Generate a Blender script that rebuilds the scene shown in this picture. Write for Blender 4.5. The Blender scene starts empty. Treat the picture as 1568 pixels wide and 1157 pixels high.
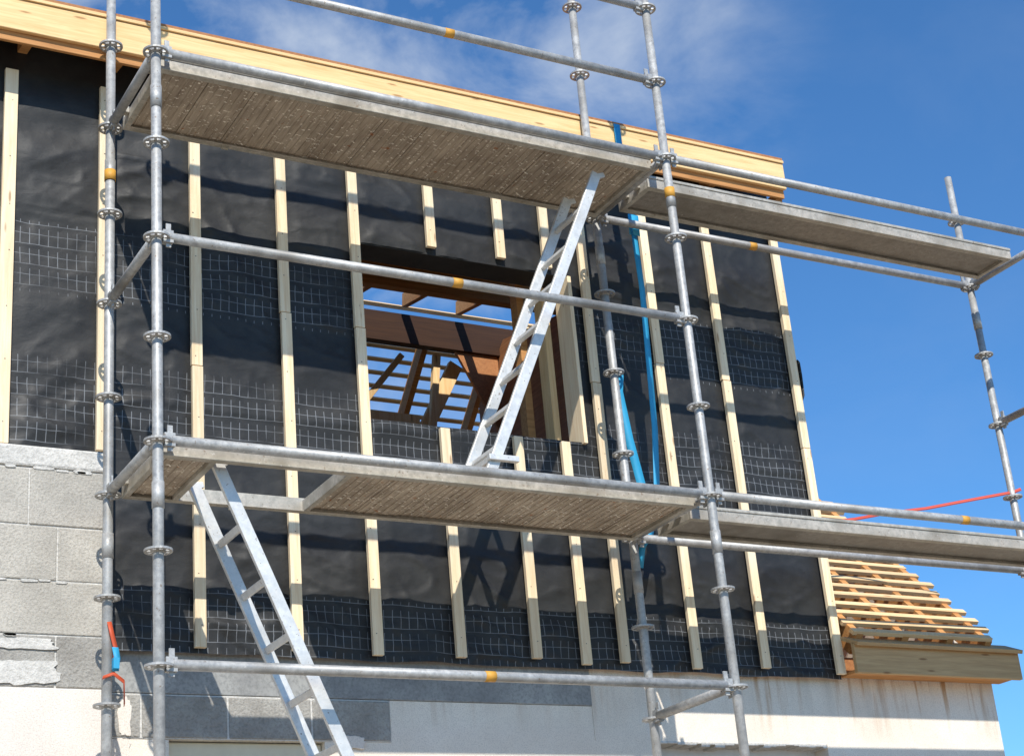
import bpy, bmesh, random
from math import *
from mathutils import Vector, Matrix, noise
random.seed(7)
H=4.3            # height of the lower deck above ground
B=2.947; W=0.755; X2=5.93
scn=bpy.context.scene
# ------------------------------------------------------------ materials
def newmat(name):
    m=bpy.data.materials.new(name);m.use_nodes=True
    nt=m.node_tree;b=nt.nodes['Principled BSDF'];return m,nt,b
class N:
    def __init__(s,nt): s.nt=nt
    def new(s,t,**k):
        n=s.nt.nodes.new(t)
        for a,v in k.items(): setattr(n,a,v)
        return n
    def val(s,sock,v):
        if hasattr(v,'links') or isinstance(v,bpy.types.NodeSocket): s.nt.links.new(v,sock)
        else: sock.default_value=v
    def math(s,op,a,b=0.0,c=None,clamp=False):
        n=s.new('ShaderNodeMath',operation=op);n.use_clamp=clamp
        s.val(n.inputs[0],a);s.val(n.inputs[1],b)
        if c is not None:s.val(n.inputs[2],c)
        return n.outputs[0]
    def coord(s,scale=(1,1,1),loc=(0,0,0)):
        t=s.new('ShaderNodeTexCoord');m=s.new('ShaderNodeMapping')
        m.inputs['Scale'].default_value=scale;m.inputs['Location'].default_value=loc
        s.nt.links.new(t.outputs['Object'],m.inputs[0]);return m.outputs[0]
    def noise(s,vec,scale=5,detail=4,rough=.55,dist=0):
        n=s.new('ShaderNodeTexNoise');s.nt.links.new(vec,n.inputs['Vector'])
        n.inputs['Scale'].default_value=scale;n.inputs['Detail'].default_value=detail
        n.inputs['Roughness'].default_value=rough;n.inputs['Distortion'].default_value=dist
        return n.outputs['Fac']
    def ramp(s,fac,pts):
        n=s.new('ShaderNodeValToRGB');s.nt.links.new(fac,n.inputs[0])
        e=n.color_ramp.elements
        while len(e)<len(pts): e.new(.5)
        for i,(p,c) in enumerate(pts):
            e[i].position=p;e[i].color=(c,c,c,1) if not hasattr(c,'__len__') else (*c,1)
        return n.outputs[0]
    def mix(s,f,a,b,mode='MIX'):
        n=s.new('ShaderNodeMix',data_type='RGBA',blend_type=mode)
        s.val(n.inputs[0],f)
        for k,v in ((6,a),(7,b)):
            if isinstance(v,tuple): n.inputs[k].default_value=(*v,1) if len(v)==3 else v
            else: s.nt.links.new(v,n.inputs[k])
        return n.outputs[2]
    def bump(s,h,strength,dist,bsdf):
        n=s.new('ShaderNodeBump');n.inputs['Strength'].default_value=strength;n.inputs['Distance'].default_value=dist
        s.nt.links.new(h,n.inputs['Height']);s.nt.links.new(n.outputs[0],bsdf.inputs['Normal'])
def wood(name,dark,light,axis='Z',rough=.65,knots=True,spec=.3):
    m,nt,b=newmat(name);n=N(nt)
    sc={'X':(1.2,22,22),'Y':(22,1.2,22),'Z':(22,22,1.2)}[axis]
    oi=n.new('ShaderNodeObjectInfo')
    v=n.coord(sc)
    add=n.new('ShaderNodeVectorMath',operation='ADD');nt.links.new(v,add.inputs[0])
    sc2=n.new('ShaderNodeVectorMath',operation='SCALE');cv=n.new('ShaderNodeCombineXYZ')
    nt.links.new(oi.outputs['Random'],cv.inputs[0]);nt.links.new(oi.outputs['Random'],cv.inputs[1]);nt.links.new(oi.outputs['Random'],cv.inputs[2])
    nt.links.new(cv.outputs[0],sc2.inputs[0]);sc2.inputs[3].default_value=37.
    nt.links.new(sc2.outputs[0],add.inputs[1]);v=add.outputs[0]
    g=n.noise(v,2.2,5,.65,.6)
    col=n.ramp(g,[(.3,dark),(.62,light)])
    big=n.noise(n.coord((1.3,1.3,1.3)),1.7,3)
    col=n.mix(n.math('MULTIPLY',big,.3),col,tuple(c*.78 for c in light))
    if knots:
        ks={'X':(3.2,16,16),'Y':(16,3.2,16),'Z':(16,16,3.2)}[axis]
        vo=n.new('ShaderNodeTexVoronoi');nt.links.new(n.coord(ks),vo.inputs['Vector']);vo.inputs['Scale'].default_value=1.0
        k=n.ramp(vo.outputs['Distance'],[(.07,1.),(.14,0.)])
        col=n.mix(n.math('MULTIPLY',k,.75),col,(dark[0]*.45,dark[1]*.33,dark[2]*.25))
    hs=n.new('ShaderNodeHueSaturation');nt.links.new(col,hs.inputs['Color'])
    nt.links.new(n.math('MULTIPLY_ADD',oi.outputs['Random'],.25,.86),hs.inputs['Value'])
    nt.links.new(hs.outputs[0],b.inputs['Base Color'])
    b.inputs['Roughness'].default_value=rough;b.inputs['Specular IOR Level'].default_value=spec
    n.bump(g,.25,.004,b);return m
M={}
M['batten']=wood('pale_softwood_v',(.78,.56,.33),(.95,.79,.55),'Z')
M['fascia']=wood('fascia_softwood',(.74,.45,.19),(.92,.65,.33),'X')
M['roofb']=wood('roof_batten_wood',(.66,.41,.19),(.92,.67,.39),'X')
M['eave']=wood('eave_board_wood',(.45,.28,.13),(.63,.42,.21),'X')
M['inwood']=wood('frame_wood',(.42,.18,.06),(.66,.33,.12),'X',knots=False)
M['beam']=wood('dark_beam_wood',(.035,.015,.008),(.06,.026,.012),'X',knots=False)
M['brace']=wood('brace_wood',(.78,.48,.20),(.95,.68,.36),'Z')
M['osb']=wood('panel_wood',(.32,.13,.055),(.48,.22,.09),'Y',knots=False)
def steel(name,c1,c2,metal=.55,rough=.42,wear=.65):
    m,nt,b=newmat(name);n=N(nt)
    a=n.noise(n.coord((1,1,1)),28,5,.7);c=n.noise(n.coord((1,1,1)),3.5,4,.6)
    col=n.mix(n.ramp(a,[(.35,0.),(.68,1.)]),c1,c2)
    col=n.mix(n.math('MULTIPLY',n.ramp(c,[(.50,0.),(.70,1.)]),wear),col,(c1[0]*.55,c1[1]*.5,c1[2]*.43))
    s=n.noise(n.coord((1,1,1)),60,2,.5)
    col=n.mix(n.math('MULTIPLY',n.ramp(s,[(.67,0.),(.72,1.)]),.65),col,(.20,.13,.08))
    s=n.noise(n.coord((1,1,1),(7,2,4)),45,2,.5)
    col=n.mix(n.math('MULTIPLY',n.ramp(s,[(.69,0.),(.73,1.)]),.6),col,(.62,.60,.56))
    nt.links.new(col,b.inputs['Base Color']);b.inputs['Metallic'].default_value=metal
    nt.links.new(n.math('MULTIPLY_ADD',a,.3,rough-.12),b.inputs['Roughness'])
    n.bump(a,.15,.002,b);return m
M['steel']=steel('galvanised_steel',(.32,.32,.315),(.54,.535,.515),.3,.5)
M['alu']=steel('aluminium',(.62,.62,.60),(.80,.79,.76),.3,.42,.4)
M['deckrail']=steel('deck_rail_metal',(.36,.34,.29),(.58,.54,.47),.2,.5,.8)
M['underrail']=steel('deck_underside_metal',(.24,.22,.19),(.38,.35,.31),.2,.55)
# deck plywood
m,nt,b=newmat('deck_plywood');n=N(nt)
g=n.noise(n.coord((14,1.5,8)),3,5,.7);big=n.noise(n.coord((1,1,1)),3.2,4,.6)
col=n.ramp(g,[(.3,(.33,.265,.20)),(.7,(.62,.53,.42))])
col=n.mix(n.ramp(big,[(.42,0.),(.68,.6)]),col,(.20,.155,.115))
s=n.noise(n.coord((1,2.2,1)),34,2,.5)
col=n.mix(n.ramp(s,[(.645,0.),(.67,1.)]),col,(.98,.93,.82))
s=n.noise(n.coord((1,1,1),(5,3,1)),20,2,.5)
col=n.mix(n.ramp(s,[(.70,0.),(.74,.8)]),col,(.38,.14,.045))
nt.links.new(col,b.inputs['Base Color']);b.inputs['Roughness'].default_value=.75;n.bump(g,.3,.004,b);M['ply']=m
# membrane
m,nt,b=newmat('black_membrane');n=N(nt)
t=n.new('ShaderNodeTexCoord');sep=n.new('ShaderNodeSeparateXYZ');nt.links.new(t.outputs['Object'],sep.inputs[0])
X,Z=sep.outputs[0],sep.outputs[2]
wob=n.noise(n.coord((1,1,1)),2.0,2)
xx=n.math('MULTIPLY_ADD',wob,.03,X);zz=n.math('MULTIPLY_ADD',wob,.045,Z)
fx=n.math('FRACT',n.math('DIVIDE',n.math('ADD',xx,10),.048));fz=n.math('FRACT',n.math('DIVIDE',zz,.060))
lx=n.math('LESS_THAN',fx,.075);lz=n.math('LESS_THAN',fz,.06)
dash=n.math('LESS_THAN',n.math('FRACT',n.math('DIVIDE',zz,.120)),.80)
line=n.math('MAXIMUM',n.math('MULTIPLY',lx,dash),n.math('MULTIPLY',lz,.8))
def band(a,c):
    return n.math('MULTIPLY',n.math('GREATER_THAN',zz,H+a),n.math('LESS_THAN',zz,H+c))
bd=band(1.18,1.60)
for a,c in ((.38,.86),(-.70,-.32)): bd=n.math('MAXIMUM',bd,band(a,c))
line=n.math('MULTIPLY',line,bd)
worn=n.ramp(n.noise(n.coord((1,1,1)),4,5),[(.36,.12),(.54,1.)])
line=n.math('MULTIPLY',line,worn)
dust=n.noise(n.coord((1,1,1)),4,6,.7)
base=n.mix(n.ramp(dust,[(.4,0.),(.75,1.)]),(.014,.014,.0145),(.030,.030,.029))
col=n.mix(line,base,(.19,.20,.215))
nt.links.new(col,b.inputs['Base Color'])
b.inputs['Roughness'].default_value=.55;b.inputs['Specular IOR Level'].default_value=.45
f=n.noise(n.coord((1,1,1)),260,2,.5);f2=n.noise(n.coord((1,1,1.6)),12,3,.5,.5)
n.bump(n.math('ADD',n.math('MULTIPLY',f,.10),f2),.22,.012,b);M['membrane']=m
def rough_mat(name,c1,c2,scale=6,fine=90,bump=.5,dist=.006,stain=None,pits=None):
    m,nt,b=newmat(name);n=N(nt)
    a=n.noise(n.coord(),scale,6,.65);f=n.noise(n.coord(),fine,3,.7)
    col=n.mix(n.ramp(a,[(.35,0.),(.7,1.)]),c1,c2)
    col=n.mix(n.math('MULTIPLY',n.ramp(f,[(.35,1.),(.55,0.)]),.45),col,tuple(c*.6 for c in c1))
    if stain:
        t=n.new('ShaderNodeTexCoord');sp=n.new('ShaderNodeSeparateXYZ');nt.links.new(t.outputs['Object'],sp.inputs[0])
        s=n.noise(n.coord((9,9,.7)),1.6,5,.6);s2=n.noise(n.coord((1,1,.3)),1.3,2);s3=n.noise(n.coord((6,6,.5),(3,0,0)),1.6,5,.6)
        hgt=n.math('MULTIPLY',n.math('SUBTRACT',sp.outputs[2],H-1.02),2.6,clamp=True)
        grey=n.math('MULTIPLY',n.ramp(s3,[(.48,0.),(.65,.4)]),hgt)
        col=n.mix(grey,col,(.42,.37,.31))
        fac=n.math('MULTIPLY',n.ramp(s,[(.52,0.),(.62,1.)]),hgt)
        fac=n.math('MULTIPLY',fac,n.ramp(s2,[(.42,.1),(.56,1.)]))
        col=n.mix(n.math('MULTIPLY',fac,.9),col,stain)
    nt.links.new(col,b.inputs['Base Color']);b.inputs['Roughness'].default_value=.9;b.inputs['Specular IOR Level'].default_value=.2
    n.bump(n.math('ADD',f,n.math('MULTIPLY',a,1.5)),bump,dist,b);return m
M['block']=rough_mat('concrete_block',(.42,.39,.34),(.60,.56,.49),3.5,75,.7,.010)
M['block2']=rough_mat('concrete_block_dark',(.30,.28,.25),(.46,.44,.40),5,75,.8,.010)
M['mortar']=rough_mat('mortar',(.56,.54,.50),(.72,.69,.64),8,60,.7,.010)
M['render']=rough_mat('wall_render',(.80,.71,.60),(.90,.82,.71),2.5,160,.3,.003,(.42,.22,.08))
M['render2']=rough_mat('render_basecoat',(.76,.68,.60),(.86,.79,.70),2.5,140,.5,.005)
M['ringbeam']=rough_mat('ring_beam_concrete',(.26,.26,.255),(.42,.42,.40),4,60,.3,.003)
M['ground']=rough_mat('ground_dirt',(.30,.24,.17),(.42,.35,.26),.4,12,.6,.03)
def plain(name,c,rough=.6,metal=0):
    m,nt,b=newmat(name);n=N(nt)
    a=n.noise(n.coord(),18,4,.6)
    col=n.mix(n.math('MULTIPLY',a,.5),c,tuple(x*.6 for x in c));nt.links.new(col,b.inputs['Base Color'])
    b.inputs['Roughness'].default_value=rough;b.inputs['Metallic'].default_value=metal;return m
M['blue']=plain('blue_webbing',(.03,.36,.62));M['orange']=plain('orange_webbing',(.60,.09,.03));M['red']=plain('red_tape',(.62,.08,.05))
M['yellow']=plain('yellow_marking',(.72,.36,.05));M['cream']=plain('shutter_box_cream',(.76,.68,.50));M['dark']=plain('dark_void',(.03,.03,.03))
M['nail']=plain('nail_steel',(.25,.22,.18),.4,.6)
M['pvc']=plain('white_frame',(.7,.7,.7),.4)
# ------------------------------------------------------------ mesh helpers
class MB:
    def __init__(s): s.bm=bmesh.new()
    def box(s,x0,x1,y0,y1,z0,z1):
        v=[s.bm.verts.new((x,y,z+H)) for x in (x0,x1) for y in (y0,y1) for z in (z0,z1)]
        for f in ((0,1,3,2),(4,6,7,5),(0,4,5,1),(2,3,7,6),(0,2,6,4),(1,5,7,3)): s.bm.faces.new([v[i] for i in f])
    def bar(s,p,q,w,h,up=(0,0,1)):
        p=Vector(p);q=Vector(q);d=(q-p).normalized();u=Vector(up);sd=d.cross(u).normalized();u=sd.cross(d)
        v=[]
        for e in (p,q):
            for a,c in ((-1,-1),(1,-1),(1,1),(-1,1)):
                co=e+sd*a*w/2+u*c*h/2;v.append(s.bm.verts.new((co.x,co.y,co.z+H)))
        for f in ((3,2,1,0),(4,5,6,7),(0,1,5,4),(1,2,6,5),(2,3,7,6),(3,0,4,7)): s.bm.faces.new([v[i] for i in f])
    def tube(s,p,q,r,seg=16,caps=True,r2=None):
        p=Vector(p);q=Vector(q);d=(q-p).normalized();a=Vector((1,0,0)) if abs(d.x)<.8 else Vector((0,1,0))
        u=d.cross(a).normalized();w=d.cross(u);rings=[]
        for e,rr in ((p,r),(q,r2 or r)):
            rings.append([s.bm.verts.new((lambda c:(c.x,c.y,c.z+H))(e+(u*cos(2*pi*i/seg)+w*sin(2*pi*i/seg))*rr)) for i in range(seg)])
        for i in range(seg):
            f=s.bm.faces.new((rings[0][i],rings[0][(i+1)%seg],rings[1][(i+1)%seg],rings[1][i]));f.smooth=True
        if caps: s.bm.faces.new(rings[0][::-1]);s.bm.faces.new(rings[1])
    def prism(s,poly,axis,a,b):  # poly in (Y,Z) extruded in X, or (X,Z) extruded in Y
        P=(lambda t,p:(t,p[0],p[1]+H)) if axis=='X' else (lambda t,p:(p[0],t,p[1]+H))
        A=[s.bm.verts.new(P(a,p)) for p in poly];C=[s.bm.verts.new(P(b,p)) for p in poly]
        s.bm.faces.new(A[::-1]);s.bm.faces.new(C);n=len(poly)
        for i in range(n): s.bm.faces.new((A[i],A[(i+1)%n],C[(i+1)%n],C[i]))
    def ribbon(s,pts,w,side=(1,0,0)):
        sd=Vector(side).normalized()*w/2;prev=None
        for p in pts:
            p=Vector(p);a=s.bm.verts.new((p.x-sd.x,p.y-sd.y,p.z-sd.z+H));c=s.bm.verts.new((p.x+sd.x,p.y+sd.y,p.z+sd.z+H))
            if prev: f=s.bm.faces.new((prev[0],prev[1],c,a));f.smooth=True
            prev=(a,c)
    def out(s,name,mat,parent=None,bevel=0,solid=0):
        bmesh.ops.recalc_face_normals(s.bm,faces=s.bm.faces)
        me=bpy.data.meshes.new(name);s.bm.to_mesh(me);s.bm.free()
        me.materials.append(M[mat]);o=bpy.data.objects.new(name,me);scn.collection.objects.link(o)
        if parent:o.parent=parent
        if solid: md=o.modifiers.new('s','SOLIDIFY');md.thickness=solid
        if bevel:
            md=o.modifiers.new('b','BEVEL');md.width=bevel;md.segments=2;md.limit_method='ANGLE';md.angle_limit=radians(50)
        return o
def empty(name):
    e=bpy.data.objects.new(name,None);scn.collection.objects.link(e);return e
def one(name,mat,parent,*b,bevel=.003):
    m=MB();m.box(*b);return m.out(name,mat,parent,bevel)
house=empty('house_under_construction')
# ------------------------------------------------------------ ground
me=bpy.data.meshes.new('ground');bm=bmesh.new();bmesh.ops.create_grid(bm,x_segments=60,y_segments=60,size=400)
for v in bm.verts:
    r=v.co.length
    if r>25: v.co.z=noise.noise(v.co*.01)*1.5*min(1,(r-25)/60)
bm.to_mesh(me);bm.free();me.materials.append(M['ground']);o=bpy.data.objects.new('ground',me);scn.collection.objects.link(o)
# ------------------------------------------------------------ masonry
YM=1.12; G=-H
YB=8.3
m=MB()
def wallx(mb,x0,x1,z0,z1,y0=YM,y1=1.32): mb.box(x0,x1,y0,y1,z0,z1)
wallx(m,2.802,5.80,-1.04,-.62)
wallx(m,1.58,2.80,-1.04,-.854)
wallx(m,1.212,3.21,-2.9,-1.04)
wallx(m,4.40,5.80,-2.9,-1.04)
wallx(m,.08,.408,-3.2,-1.072)
wallx(m,1.212,5.80,G,-2.9)
wallx(m,.08,1.212,G,-3.2)
m.out('render_wall','render',house)
m=MB();m.box(.082,2.80,1.112,1.33,-.852,-.64);m.out('ring_beam','ringbeam',house,.004)
m=MB()
for x0,x1 in ((.10,.265),(.275,.70),(.71,1.14),(1.15,1.575)): m.box(x0,x1,1.110,1.3,-1.064,-.862)
m.out('lintel_blocks','block2',house,.006)
one('mortar_bed','mortar',house,.085,1.578,1.116,1.29,-1.07,-.854)
def patch(mb,cx,cz,w,h,y,t=.006,seg=40):
    pts=[]
    for i in range(seg):
        a=2*pi*i/seg;ca,sa=cos(a),sin(a)
        k=1/max(abs(ca),abs(sa))**.8
        nn=1+.28*noise.noise(Vector((ca*2+cx*7,sa*2+cz*5,3)))+.16*noise.noise(Vector((ca*7+cx*7,sa*7,5)))
        pts.append((cx+ca*k*w*nn,cz+sa*k*h*nn))
    mb.prism(pts,'Y',y,y+t)
m=MB();patch(m,.19,-.97,.03,.09,1.106);patch(m,.16,-1.12,.06,.05,1.116);patch(m,1.36,-1.075,.07,.03,1.106)
m.out('render_patch','render2',house,.002)
one('shutter_box','cream',house,.412,1.21,1.16,1.34,-1.32,-1.074,bevel=.008)
m=MB()
for b in ((.412,.47,1.24,1.30,-3.2,-1.33),(1.15,1.21,1.24,1.30,-3.2,-1.33),(.47,1.15,1.24,1.30,-3.2,-3.13),(.79,.83,1.24,1.30,-3.13,-1.33)): m.box(*b)
for b in ((3.212,3.27,1.24,1.30,-2.9,-1.05),(4.34,4.398,1.24,1.30,-2.9,-1.05),(3.27,4.34,1.24,1.30,-2.9,-2.83),(3.27,4.34,1.24,1.30,-1.12,-1.05),(3.78,3.83,1.24,1.30,-2.83,-1.12)): m.box(*b)
m.out('window_frames','pvc',house,.004)
m=MB()
x=3.22
while x<4.38:
    w=random.uniform(.03,.09);h=random.uniform(.008,.03);m.box(x,min(x+w,4.395),YM-.004,1.3,-1.04-h,-1.038);x+=w
m.out('opening_head','mortar',house,.003)
m=MB();m.box(-6,.08,.985,1.30,G,-.872);m.out('render_wall_left','render2',house,.004)
one('block_mortar','mortar',house,-6,.072,1.006,1.3,-.870,.20)
zs=[.198,-.09,-.36,-.62,-.868];off=[-.31,-.17,-.44,-.17]
for i in range(4):
    xs=[.08];x=off[i]
    while x>-6: xs.append(x);x-=.51
    xs.append(-6)
    for a,c in zip(xs[1:],xs[:-1]):
        if c-a<.03 or c<-1.5: continue
        m=MB()
        d=random.uniform(-.003,.003)
        m.box(a+.004,c-(.004 if c<.08 else 0),1.0+d,1.28,zs[i+1]+.004,zs[i]-.004)
        m.out('block','block' if i!=3 else 'block2',house,.005)
    m=MB();m.box(-6,-1.99,1.0,1.28,zs[i+1]+.004,zs[i]-.004);m.out('block_course','block',house,.005)
m=MB();m.box(-6,.085,.994,1.3,.202,.31);o=m.out('levelling_bed','mortar',house,.012)
m=MB();patch(m,-.36,-.665,.17,.026,.993);patch(m,-.33,-.80,.16,.055,.993);patch(m,-.62,-.72,.06,.10,.993)
for i in range(26): patch(m,random.uniform(-1.2,.0),random.choice(zs[:4])-.004+random.uniform(-.004,.004),random.uniform(.015,.05),random.uniform(.004,.010),.9945,.006,18)
m.out('mortar_smears','mortar',house,.003)
m=MB();m.prism([(1.32,G),(YB,G),(YB,-.62),(4.6,3.02),(1.33,-.25)],'X',5.60,5.80);m.out('gable_wall','render',house)
m=MB();m.prism([(1.30,G),(YB,G),(YB,-.62),(4.6,3.02),(1.33,2.3)],'X',-6,-5.8);m.out('gable_wall_left','render',house)
one('rear_wall','render',house,-5.8,5.6,YB-.2,YB,G,-.62)
one('attic_floor','osb',house,-5.78,5.58,1.34,YB-.21,-.62,-.45)
# ------------------------------------------------------------ timber front wall (membrane + battens)
BX=[-1.95,-1.45,-.95,-.44,.04,.54,1.05,1.49,1.97,2.43,2.75,3.0,3.48,3.965,4.52]
def pinch(x):
    d=min(abs(x-b) for b in BX);return min(1,max(0,(d-.02)/.09))
nx,nz=460,226;x0,x1,z0,z1=-2.2,4.545,-.66,2.66
bm=bmesh.new();vs={}
def smooth(t): t=max(0,min(1,t));return t*t*(3-2*t)
def sheet(x,z):
    e1=1.66+.025*noise.noise(Vector((x*1.6,0,0)));e2=.62+.03*noise.noise(Vector((x*1.5,3,0)))
    return smooth((e1-z)/.012)+smooth((e2-z)/.012)
for i in range(nx+1):
    for j in range(nz+1):
        x=x0+(x1-x0)*i/nx;z=z0+(z1-z0)*j/nz
        if j==0: z+=.012*noise.noise(Vector((x*3,9,0)))
        p=pinch(x)
        a=noise.noise(Vector((x*2.0,z*3.4,1.7)))
        q=noise.noise(Vector((x*1.2,z*1.2,21)))
        am=max(0,noise.noise(Vector((x*.8,z*1.0,31)))+.45)
        r=1-abs(noise.noise(Vector((x*2.4+z*1.5+q,z*4.6+q,4.2))))*2.0
        r2=1-abs(noise.noise(Vector((x*6.5-z*3,z*8.0+x*2+q*2,8.2))))*2.2
        r3=1-abs(noise.noise(Vector((x*3.5+z*7.0,z*3.0-x*2,14.2))))*2.4
        d=(.012*a+(.014*max(0,r)**3+.0045*max(0,r2)**2+.009*max(0,r3)**5)*am*1.3)*p+.0008*noise.noise(Vector((x*15,z*15,0)))
        d+=.010*p*sin(z*19+5*noise.noise(Vector((x*.8,z*.6,2))))*max(0,noise.noise(Vector((x*.9,z*1.1,11)))+.3)
        y=1.064-d+.006*sheet(x,z)*.9
        y=min(y,1.078)
        vs[i,j]=bm.verts.new((x,y,z+H))
for i in range(nx):
    for j in range(nz):
        xc=x0+(x1-x0)*(i+.5)/nx;zc=z0+(z1-z0)*(j+.5)/nz
        if 1.53<xc<2.885 and .67<zc<1.745: continue
        f=bm.faces.new((vs[i,j],vs[i+1,j],vs[i+1,j+1],vs[i,j+1]));f.smooth=True
me=bpy.data.meshes.new('wall_membrane');bm.to_mesh(me);bm.free();me.materials.append(M['membrane'])
o=bpy.data.objects.new('wall_membrane',me);scn.collection.objects.link(o);o.parent=house
m=MB();m.box(-5.8,1.50,1.085,1.22,-.63,2.6);m.box(2.91,4.54,1.085,1.22,-.63,2.6);m.box(1.50,2.91,1.085,1.22,-.63,.655);m.box(1.50,2.91,1.085,1.22,1.76,2.6)
m.out('wall_panel','osb',house)
one('membrane_left','membrane',house,-5.8,-2.2,1.06,1.08,-.63,2.6)
m=MB();m.box(1.532,2.885,1.062,1.25,1.742,1.757);m.box(1.532,2.885,1.062,1.25,.657,.670);m.box(1.503,1.533,1.07,1.25,.66,1.755)
m.out('membrane_reveal','membrane',house,.003)
one('window_jamb_board','batten',house,2.88,2.905,1.036,1.20,.665,1.74,bevel=.002)
one('window_jamb_post','brace',house,2.81,2.855,1.24,1.34,-.4,2.3)
one('window_jamb_post','inwood',house,2.74,2.79,1.42,1.50,-.4,2.3)
spans=[(-.44,.33,2.42,.068),(.04,.33,2.42,.05)]
for b in (-1.95,-1.45,-.95): spans.append((b,.33,2.42,.055))
for b in (.54,1.05,1.49,3.0,3.48,3.965,4.52): spans.append((b,-.63,2.42,.058))
for b in (1.97,2.43,2.75): spans+= [(b,-.63,.655,.058),(b,1.785,2.42,.058)]
for b,a,c,w in spans:
    a+=random.uniform(-.015,.01);tl=random.uniform(-.006,.006)
    cut=[(a,c)]
    if c-a>2.2: 
        s=a+(c-a)*random.uniform(.42,.62);cut=[(a,s-.002),(s+.002,c)]
    for (p,q) in cut:
        m=MB();dx=random.uniform(-.005,.005)
        m.bar((b+dx,1.038,p),(b+dx+tl,1.038,q),w,.027,up=(0,1,0));m.out('wall_batten','batten',house,.002)
m=MB()
for b,a,c,w in spans:
    z=a+.1
    while z<c:
        m.tube((b+random.uniform(-.012,.012),1.0225,z),(b,1.03,z),.0026,8);z+=random.uniform(.25,.36)
m.out('batten_nails','nail',house)
m=MB();m.ribbon([(4.552,1.04,1.40),(4.572,1.045,1.385),(4.578,1.05,1.30),(4.572,1.05,1.16),(4.552,1.05,1.12)],.04,(0,1,0));m.out('membrane_flap','membrane',house,0,.004)
m=MB();m.prism([(1.08,-.6),(1.08,2.48),(3.6,2.9),(4.5,3.05)],'X',4.545,4.57);m.out('dormer_cheek','membrane',house)
# ------------------------------------------------------------ dormer roof and fascia
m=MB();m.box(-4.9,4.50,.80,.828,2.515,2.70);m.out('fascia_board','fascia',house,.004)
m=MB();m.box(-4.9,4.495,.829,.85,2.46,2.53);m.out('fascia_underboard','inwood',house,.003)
m=MB();m.box(-4.9,4.50,.79,.86,2.703,2.722);m.out('fascia_top_strip','fascia',house,.002)
x=-4.8
while x<4.5:
    m=MB();m.bar((x,.852,2.57),(x,4.5,3.227),.05,.11);m.out('dormer_rafter','inwood',house);x+=.49
m=MB();m.box(4.44,4.49,.852,1.4,2.44,2.5);m.box(3.2,4.44,.96,1.0,2.43,2.48);m.out('verge_rafter','inwood',house)
m=MB();m.prism([(.80,2.722),(3.98,3.296),(3.98,3.316),(.80,2.745)],'X',-4.9,4.5);m.out('dormer_sheathing','osb',house)
one('wall_plate','inwood',house,-5.0,4.54,1.225,1.30,2.502,2.56)
for y in (1.9,2.7):
    one('purlin','inwood',house,-5.0,4.5,y,y+.07,2.52+.18*(y-.85)-.26,2.52+.18*(y-.85)-.09)
one('purlin','inwood',house,-5.0,4.40,3.30,3.37,2.70,2.90)
one('purlin','inwood',house,-5.0,4.40,3.76,3.83,2.94,3.20)
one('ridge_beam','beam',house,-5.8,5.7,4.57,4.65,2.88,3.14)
x=-5.5
while x<5.7:
    m=MB();m.bar((x,4.62,3.11),(x,8.4,-.67),.05,.12,up=(0,1,1));m.out('rear_rafter','inwood',house);x+=.62
m=MB()
s=0
while s<5.2:
    y=4.66+s*.7071;z=3.24-s*.7071;m.bar((-6,y,z),(5.76,y,z),.034,.022,up=(0,1,1));s+=.118
m.out('rear_roof_battens','roofb',house)
for x in (4.64,5.0,5.36,5.68):
    m=MB();m.bar((x,1.0,-.46),(x,4.58,3.12),.05,.14,up=(0,-1,1));m.out('front_rafter','inwood',house)
s=.02
while s<5.1:
    y=.95+s*.7071;z=-.41+s*.7071
    m=MB();xe=5.74+random.uniform(-.05,.04);m.bar((4.585,y,z+random.uniform(-.004,.004)),(xe,y+random.uniform(-.008,.008),z+random.uniform(-.006,.006)),.042,.027,up=(0,-1,1));m.out('roof_batten','roofb',house,.002);s+=.118
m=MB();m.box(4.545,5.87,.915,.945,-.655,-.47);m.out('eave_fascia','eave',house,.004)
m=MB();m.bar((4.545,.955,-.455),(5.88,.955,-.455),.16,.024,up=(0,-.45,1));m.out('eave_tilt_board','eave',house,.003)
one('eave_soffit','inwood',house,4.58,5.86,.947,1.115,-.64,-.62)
one('eave_end','inwood',house,5.803,5.86,.95,1.4,-.618,-.50)
# interior partition on right and trusses
m=MB();m.prism([(1.23,-.44),(1.23,2.40),(4.5,3.0),(5.0,2.6),(5.0,-.44)],'X',4.42,4.45);m.out('interior_panel','osb',house)
m=MB();m.prism([(4.02,2.88),(4.41,2.88),(4.41,2.15)],'Y',4.60,4.63);m.out('gusset_panel','osb',house)
for p,q,w in (((4.10,4.78,2.84),(3.66,4.78,2.0),.12),((3.90,4.72,2.88),(3.80,4.72,2.1),.06),((3.62,4.8,2.88),(3.3,4.95,2.45),.05)):
    m=MB();m.bar(p,q,w,.05,up=(0,1,0));m.out('truss_brace','brace',house,.003)
one('tie_beam','brace',house,-5.7,3.75,4.80,4.86,2.20,2.36)
one('king_post','brace',house,3.02,3.10,4.66,4.74,-.44,2.88)
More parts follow.
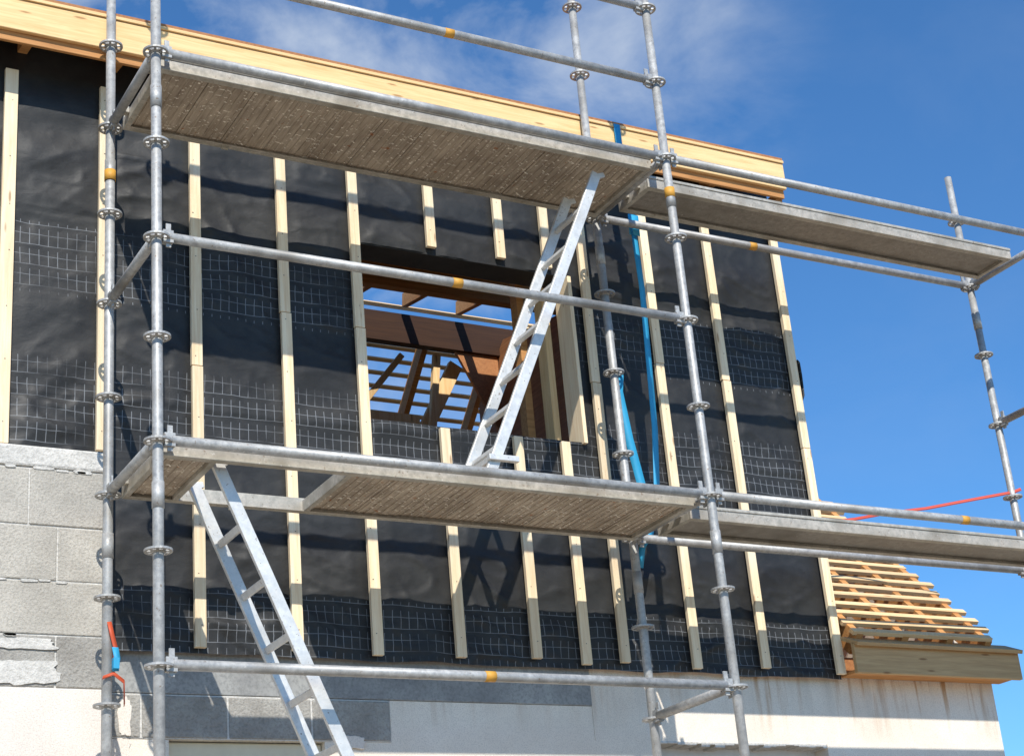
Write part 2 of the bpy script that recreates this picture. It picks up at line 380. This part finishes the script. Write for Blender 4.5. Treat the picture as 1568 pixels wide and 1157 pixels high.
# ------------------------------------------------------------ scaffold
sc=empty('scaffold')
R=.0242
def rosette(mb,x,y,z):
    seg=24
    for (ra,rb) in ((.05,.062),(.024,.034)):
        vs=[]
        for zz in (-.005,.005):
            for rr in (ra,rb): vs.append([mb.bm.verts.new((x+rr*cos(2*pi*i/seg),y+rr*sin(2*pi*i/seg),z+zz+H)) for i in range(seg)])
        a,b2,c,d=vs
        for i in range(seg):
            j=(i+1)%seg
            mb.bm.faces.new((a[i],b2[i],b2[j],a[j]));mb.bm.faces.new((c[i],c[j],d[j],d[i]))
            mb.bm.faces.new((b2[i],d[i],d[j],b2[j]));mb.bm.faces.new((a[i],a[j],c[j],c[i]))
    for k in range(8):
        an=k*pi/4+pi/8
        mb.bar((x+.03*cos(an),y+.03*sin(an),z),(x+.055*cos(an),y+.055*sin(an),z),.012,.008)
    mb.tube((x,y,z-.012),(x,y,z+.012),.0275,16)
poles=[(0,0,3.8),(0,W,3.8),(B,0,3.85),(B,W,3.85),(X2,0,2.12),(X2,W,2.85)]
for x,y,top in poles:
    m=MB();m.tube((x,y,-4.05),(x,y,top),R,20)
    z=-4.0
    while z<=top-.1: rosette(m,x,y,z);z+=.5
    for z in (-2.25,-.25,1.75):
        if z<top: m.tube((x,y,z-.06),(x,y,z+.06),.0275,16)
    m.tube((x,y,-4.28),(x,y,-4.05),.017,12);m.box(x-.07,x+.07,y-.07,y+.07,-4.296,-4.286)
    m.box(x-.02,x+.02,y-.09,y+.09,-4.07,-4.05)
    m.out('standard','steel',sc)
def head(mb,p,d):
    p=Vector(p);d=Vector(d).normalized()
    a=p+d*.026;b_=p+d*.075
    mb.bar(a,b_,.034,.062)
    w=p+d*.055
    mb.bar(w+Vector((0,0,-.05)),w+Vector((0,0,.07)),.008,.024,up=d)
def ledger(x0,y0,x1,y1,z,r=R):
    m=MB();p=Vector((x0,y0,z+.008));q=Vector((x1,y1,z+.008));d=(q-p).normalized()
    m.tube(p+d*.06,q-d*.06,r,18);head(m,p,d);head(m,q,-d);m.out('ledger','steel',sc)
for z in (-3.5,-3,-2,-1,0,1,2,2.5,3): ledger(0,0,B,0,z)
for z in (0,2,-2): ledger(B,0,X2,0,z)
for z in (0,2,-2,-4+.5): ledger(B,W,X2,W,z)
for z in (-4+.5,): ledger(0,W,B,W,z)
for z in (-3.5,-2,0,1,2): ledger(0,0,0,W,z)
for z in (-3.5,-2,-1,0,2): ledger(B,0,B,W,z)
for z in (-3.5,-2,0,1,2): ledger(X2,0,X2,W,z)
m=MB()
for x,y,z in ((1.55,0,1.008),(1.62,0,2.508),(1.56,0,-.992),(4.7,0,.008),(4.1,W,2.008)):
    m.tube((x-.027,y,z),(x+.027,y,z),R+.0012,18)
for x,y,z in ((B,0,1.78),(0,W,1.72)): m.tube((x,y,z-.03),(x,y,z+.03),.0288,18)
m.out('colour_marks','yellow',sc)
def deck(x0,x1,y0,y1,z,ribs=True,hatch=None,mat='ply'):
    rails=MB();zb,zt=z-.035,z+.04
    rails.box(x0,x1,y0,y0+.022,zb,zt);rails.box(x0,x1,y1-.022,y1,zb,zt)
    rails.box(x0,x1,y0-.006,y0,zt-.016,zt+.002)
    rails.box(x0,x1,y1-.04,y1-.022,zb,zb+.006);rails.box(x0,x1,y0+.022,y0+.04,zb,zb+.006)
    ends=[x0,x1-.03]+([hatch[0]-.03,hatch[1]] if hatch else [])
    for x in ends: rails.box(x,x+.03,y0+.022,y1-.022,zb+.002,zt-.012)
    for x,sg in ((x0,-1),(x1,1)):
        for y in (y0+.1,y1-.1): rails.box(min(x,x+sg*.045),max(x,x+sg*.045),y-.02,y+.02,z+.0,z+.035)
    if ribs:
        rails.box(x0+.52,x0+.56,y1-.035,y1-.02,zb-.02,zb+.004)
    rails.out('deck_frame','deckrail',sc,.003)
    segs=[(x0+.03,x1-.03)] if not hatch else [(x0+.03,hatch[0]-.03),(hatch[1]+.03,x1-.03)]
    for a,b_ in segs:
        x=a
        if not ribs:
            pl=MB();pl.box(a,b_,y0+.0225,y1-.0225,z-.012,z+.03);pl.out('deck_panel',mat,sc,.002);continue
        while x<b_-.01:
            w=min(.242,b_-x);pl=MB();dz=random.uniform(-.003,.003)
            pl.box(x+.0015,x+w-.0015,y0+.0225,y1-.0225,z-.012+dz,z+.03);pl.out('deck_panel',mat,sc,.002)
            rb=MB()
            for q in range(6):
                xx=x+.018+q*.04
                if xx<b_-.02: rb.box(xx,xx+.008,y0+.024,y1-.024,z-.0155+dz,z-.0125+dz)
            rb.out('deck_rib',mat,sc)
            x+=w
deck(.045,B-.045,.075,.69,2)
deck(.045,B-.045,.075,.69,0,hatch=(.31,.95))
deck(.045,B-.045,.075,.69,-2)
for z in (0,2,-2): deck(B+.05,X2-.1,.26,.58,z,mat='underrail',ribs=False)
# ------------------------------------------------------------ ladders
def ladder(name,top,bot,yn,yf,zmin,step=.27,foot=True):
    e=empty(name)
    T=Vector(top);Bt=Vector(bot);d=(T-Bt).normalized();nrm=Vector((-d.z,0,d.x))
    m=MB()
    for y in (yn,yf):
        m.bar((Bt.x,y,Bt.z),(T.x,y,T.z),.024,.058,up=nrm)
    m.out('stiles','alu',e,.003)
    m=MB();L=(T-Bt).length;s=.2
    while s<L-.05:
        p=Bt+d*s;m.bar((p.x,yn+.01,p.z),(p.x,yf-.01,p.z),.034,.026,up=nrm);s+=step
    m.out('rungs','alu',e,.004)
    if foot:
        p=Bt+d*.12
        m=MB();m.bar((p.x-.05,yn-.02,p.z),(p.x+.12,yn-.02,p.z),.03,.03);m.bar((p.x-.02,yn-.02,p.z),(p.x-.02,yf+.02,p.z),.03,.03)
        m.out('foot_bar','alu',e,.003)
    m=MB()
    for y in (yn,yf): m.bar((T.x-.01,y,T.z-.02),(T.x+.05,y,T.z+.0),.02,.03)
    m.out('top_hooks','alu',e,.003)
    return e
ladder('ladder',(2.59,0,1.93),(1.74,0,.045),.18,.50,0)
ladder('ladder',(.33,0,.0),(1.19,0,-1.955),.18,.50,0,foot=False)
# ------------------------------------------------------------ straps
m=MB();m.ribbon([(3.20,.785,2.72),(3.20,.785,2.5),(3.205,.79,2.3),(3.24,.80,2.1)],.045);
m.ribbon([(3.25,.80,2.1),(3.245,.80,1.96)],.075)
m.ribbon([(3.24,.80,2.05),(3.245,.79,1.6),(3.235,.80,1.1),(3.22,.80,.7),(3.18,.80,.3),(3.10,.80,.05),(3.03,.79,-.03),(3.0,.79,-.15)],.046,(1,.2,0))
m.ribbon([(3.0,.78,1.0),(2.99,.79,.9),(3.03,.80,.62),(3.09,.80,.28),(3.04,.79,.0)],.05,(1,-.4,0))
m.out('blue_lifting_strap','blue',None,0,.003)
rs=empty('ratchet_strap')
m=MB();m.ribbon([(.00,.725,-.62),(.012,.72,-.68),(.03,.725,-.74),(.025,.72,-.80)],.022,(1,.2,.2));
m.ribbon([(-.03,.72,-.88),(.02,.715,-.86),(.07,.72,-.895),(.075,.73,-1.0)],.018,(0.3,.2,1))
m.out('webbing','orange',rs,0,.003)
m=MB();m.ribbon([(.025,.715,-.74),(.035,.715,-.79),(.028,.715,-.85)],.03,(1,.1,0));m.box(.015,.042,.70,.73,-.84,-.79);m.out('ratchet_handle','blue',rs,0,.003)
m=MB();m.ribbon([(4.7,1.15,.36),(4.95,1.18,.41),(5.15,1.1,.44),(5.4,1.0,.46),(5.7,.85,.50),(5.93,.74,.53),(5.96,.70,.54)],.022,(0,.3,1));m.out('barrier_tape','red',None,0,.002)
# ------------------------------------------------------------ sky + sun
w=bpy.data.worlds.new('World');scn.world=w;w.use_nodes=True;nt=w.node_tree;n=N(nt)
bg=nt.nodes['Background']
sd=Vector((-.33,-1,.98)).normalized()
el=asin(sd.z);az=atan2(sd.x,sd.y)
sky=n.new('ShaderNodeTexSky',sky_type='NISHITA');sky.sun_disc=False;sky.sun_elevation=el;sky.sun_rotation=az%(2*pi)
sky.altitude=200;sky.air_density=1.0;sky.dust_density=.3;sky.ozone_density=3.0
col=n.mix(1.0,sky.outputs[0],(.80,1.42,1.90),'MULTIPLY')
t=n.new('ShaderNodeTexCoord')
mp=n.new('ShaderNodeMapping');nt.links.new(t.outputs['Generated'],mp.inputs[0]);mp.inputs['Scale'].default_value=(1,1,1.7)
cl=n.noise(mp.outputs[0],9.0,8,.58,.3)
cd=Vector((.30,.76,.59)).normalized()
dt=n.new('ShaderNodeVectorMath',operation='DOT_PRODUCT');nt.links.new(t.outputs['Generated'],dt.inputs[0]);dt.inputs[1].default_value=cd
near=n.ramp(dt.outputs['Value'],[(.945,0.),(.985,1.)])
cf=n.math('MULTIPLY',n.ramp(cl,[(.42,0.),(.72,1.)]),n.math('MULTIPLY_ADD',near,.90,.05))
col=n.mix(n.math('MULTIPLY',cf,.75),col,(8.,8.8,9.8))
nt.links.new(col,bg.inputs[0]);bg.inputs[1].default_value=.09
sl=bpy.data.lights.new('sun','SUN');sl.energy=5.0;sl.angle=radians(.5);sl.color=(1,.95,.86)
so=bpy.data.objects.new('sun',sl);scn.collection.objects.link(so);so.rotation_euler=sd.to_track_quat('Z','Y').to_euler();so.location=(-5,-15,20)
# ------------------------------------------------------------ camera
r=Vector((.87518,-.47652,-.083));f=Vector((.47007,.79745,.37842)).normalized()
cam=bpy.data.cameras.new('camera');co=bpy.data.objects.new('camera',cam);scn.collection.objects.link(co);scn.camera=co
r=(r-f*r.dot(f)).normalized();u=r.cross(f)
mt=Matrix((( r.x,u.x,-f.x,-2.20246),(r.y,u.y,-f.y,-6.82699),(r.z,u.z,-f.z,-2.71537+H),(0,0,0,1)))
co.matrix_world=mt
cam.sensor_width=36;cam.lens=2625.14/1568*36;cam.clip_end=2000
scn.view_settings.view_transform='Standard';scn.view_settings.look='None';scn.view_settings.exposure=0
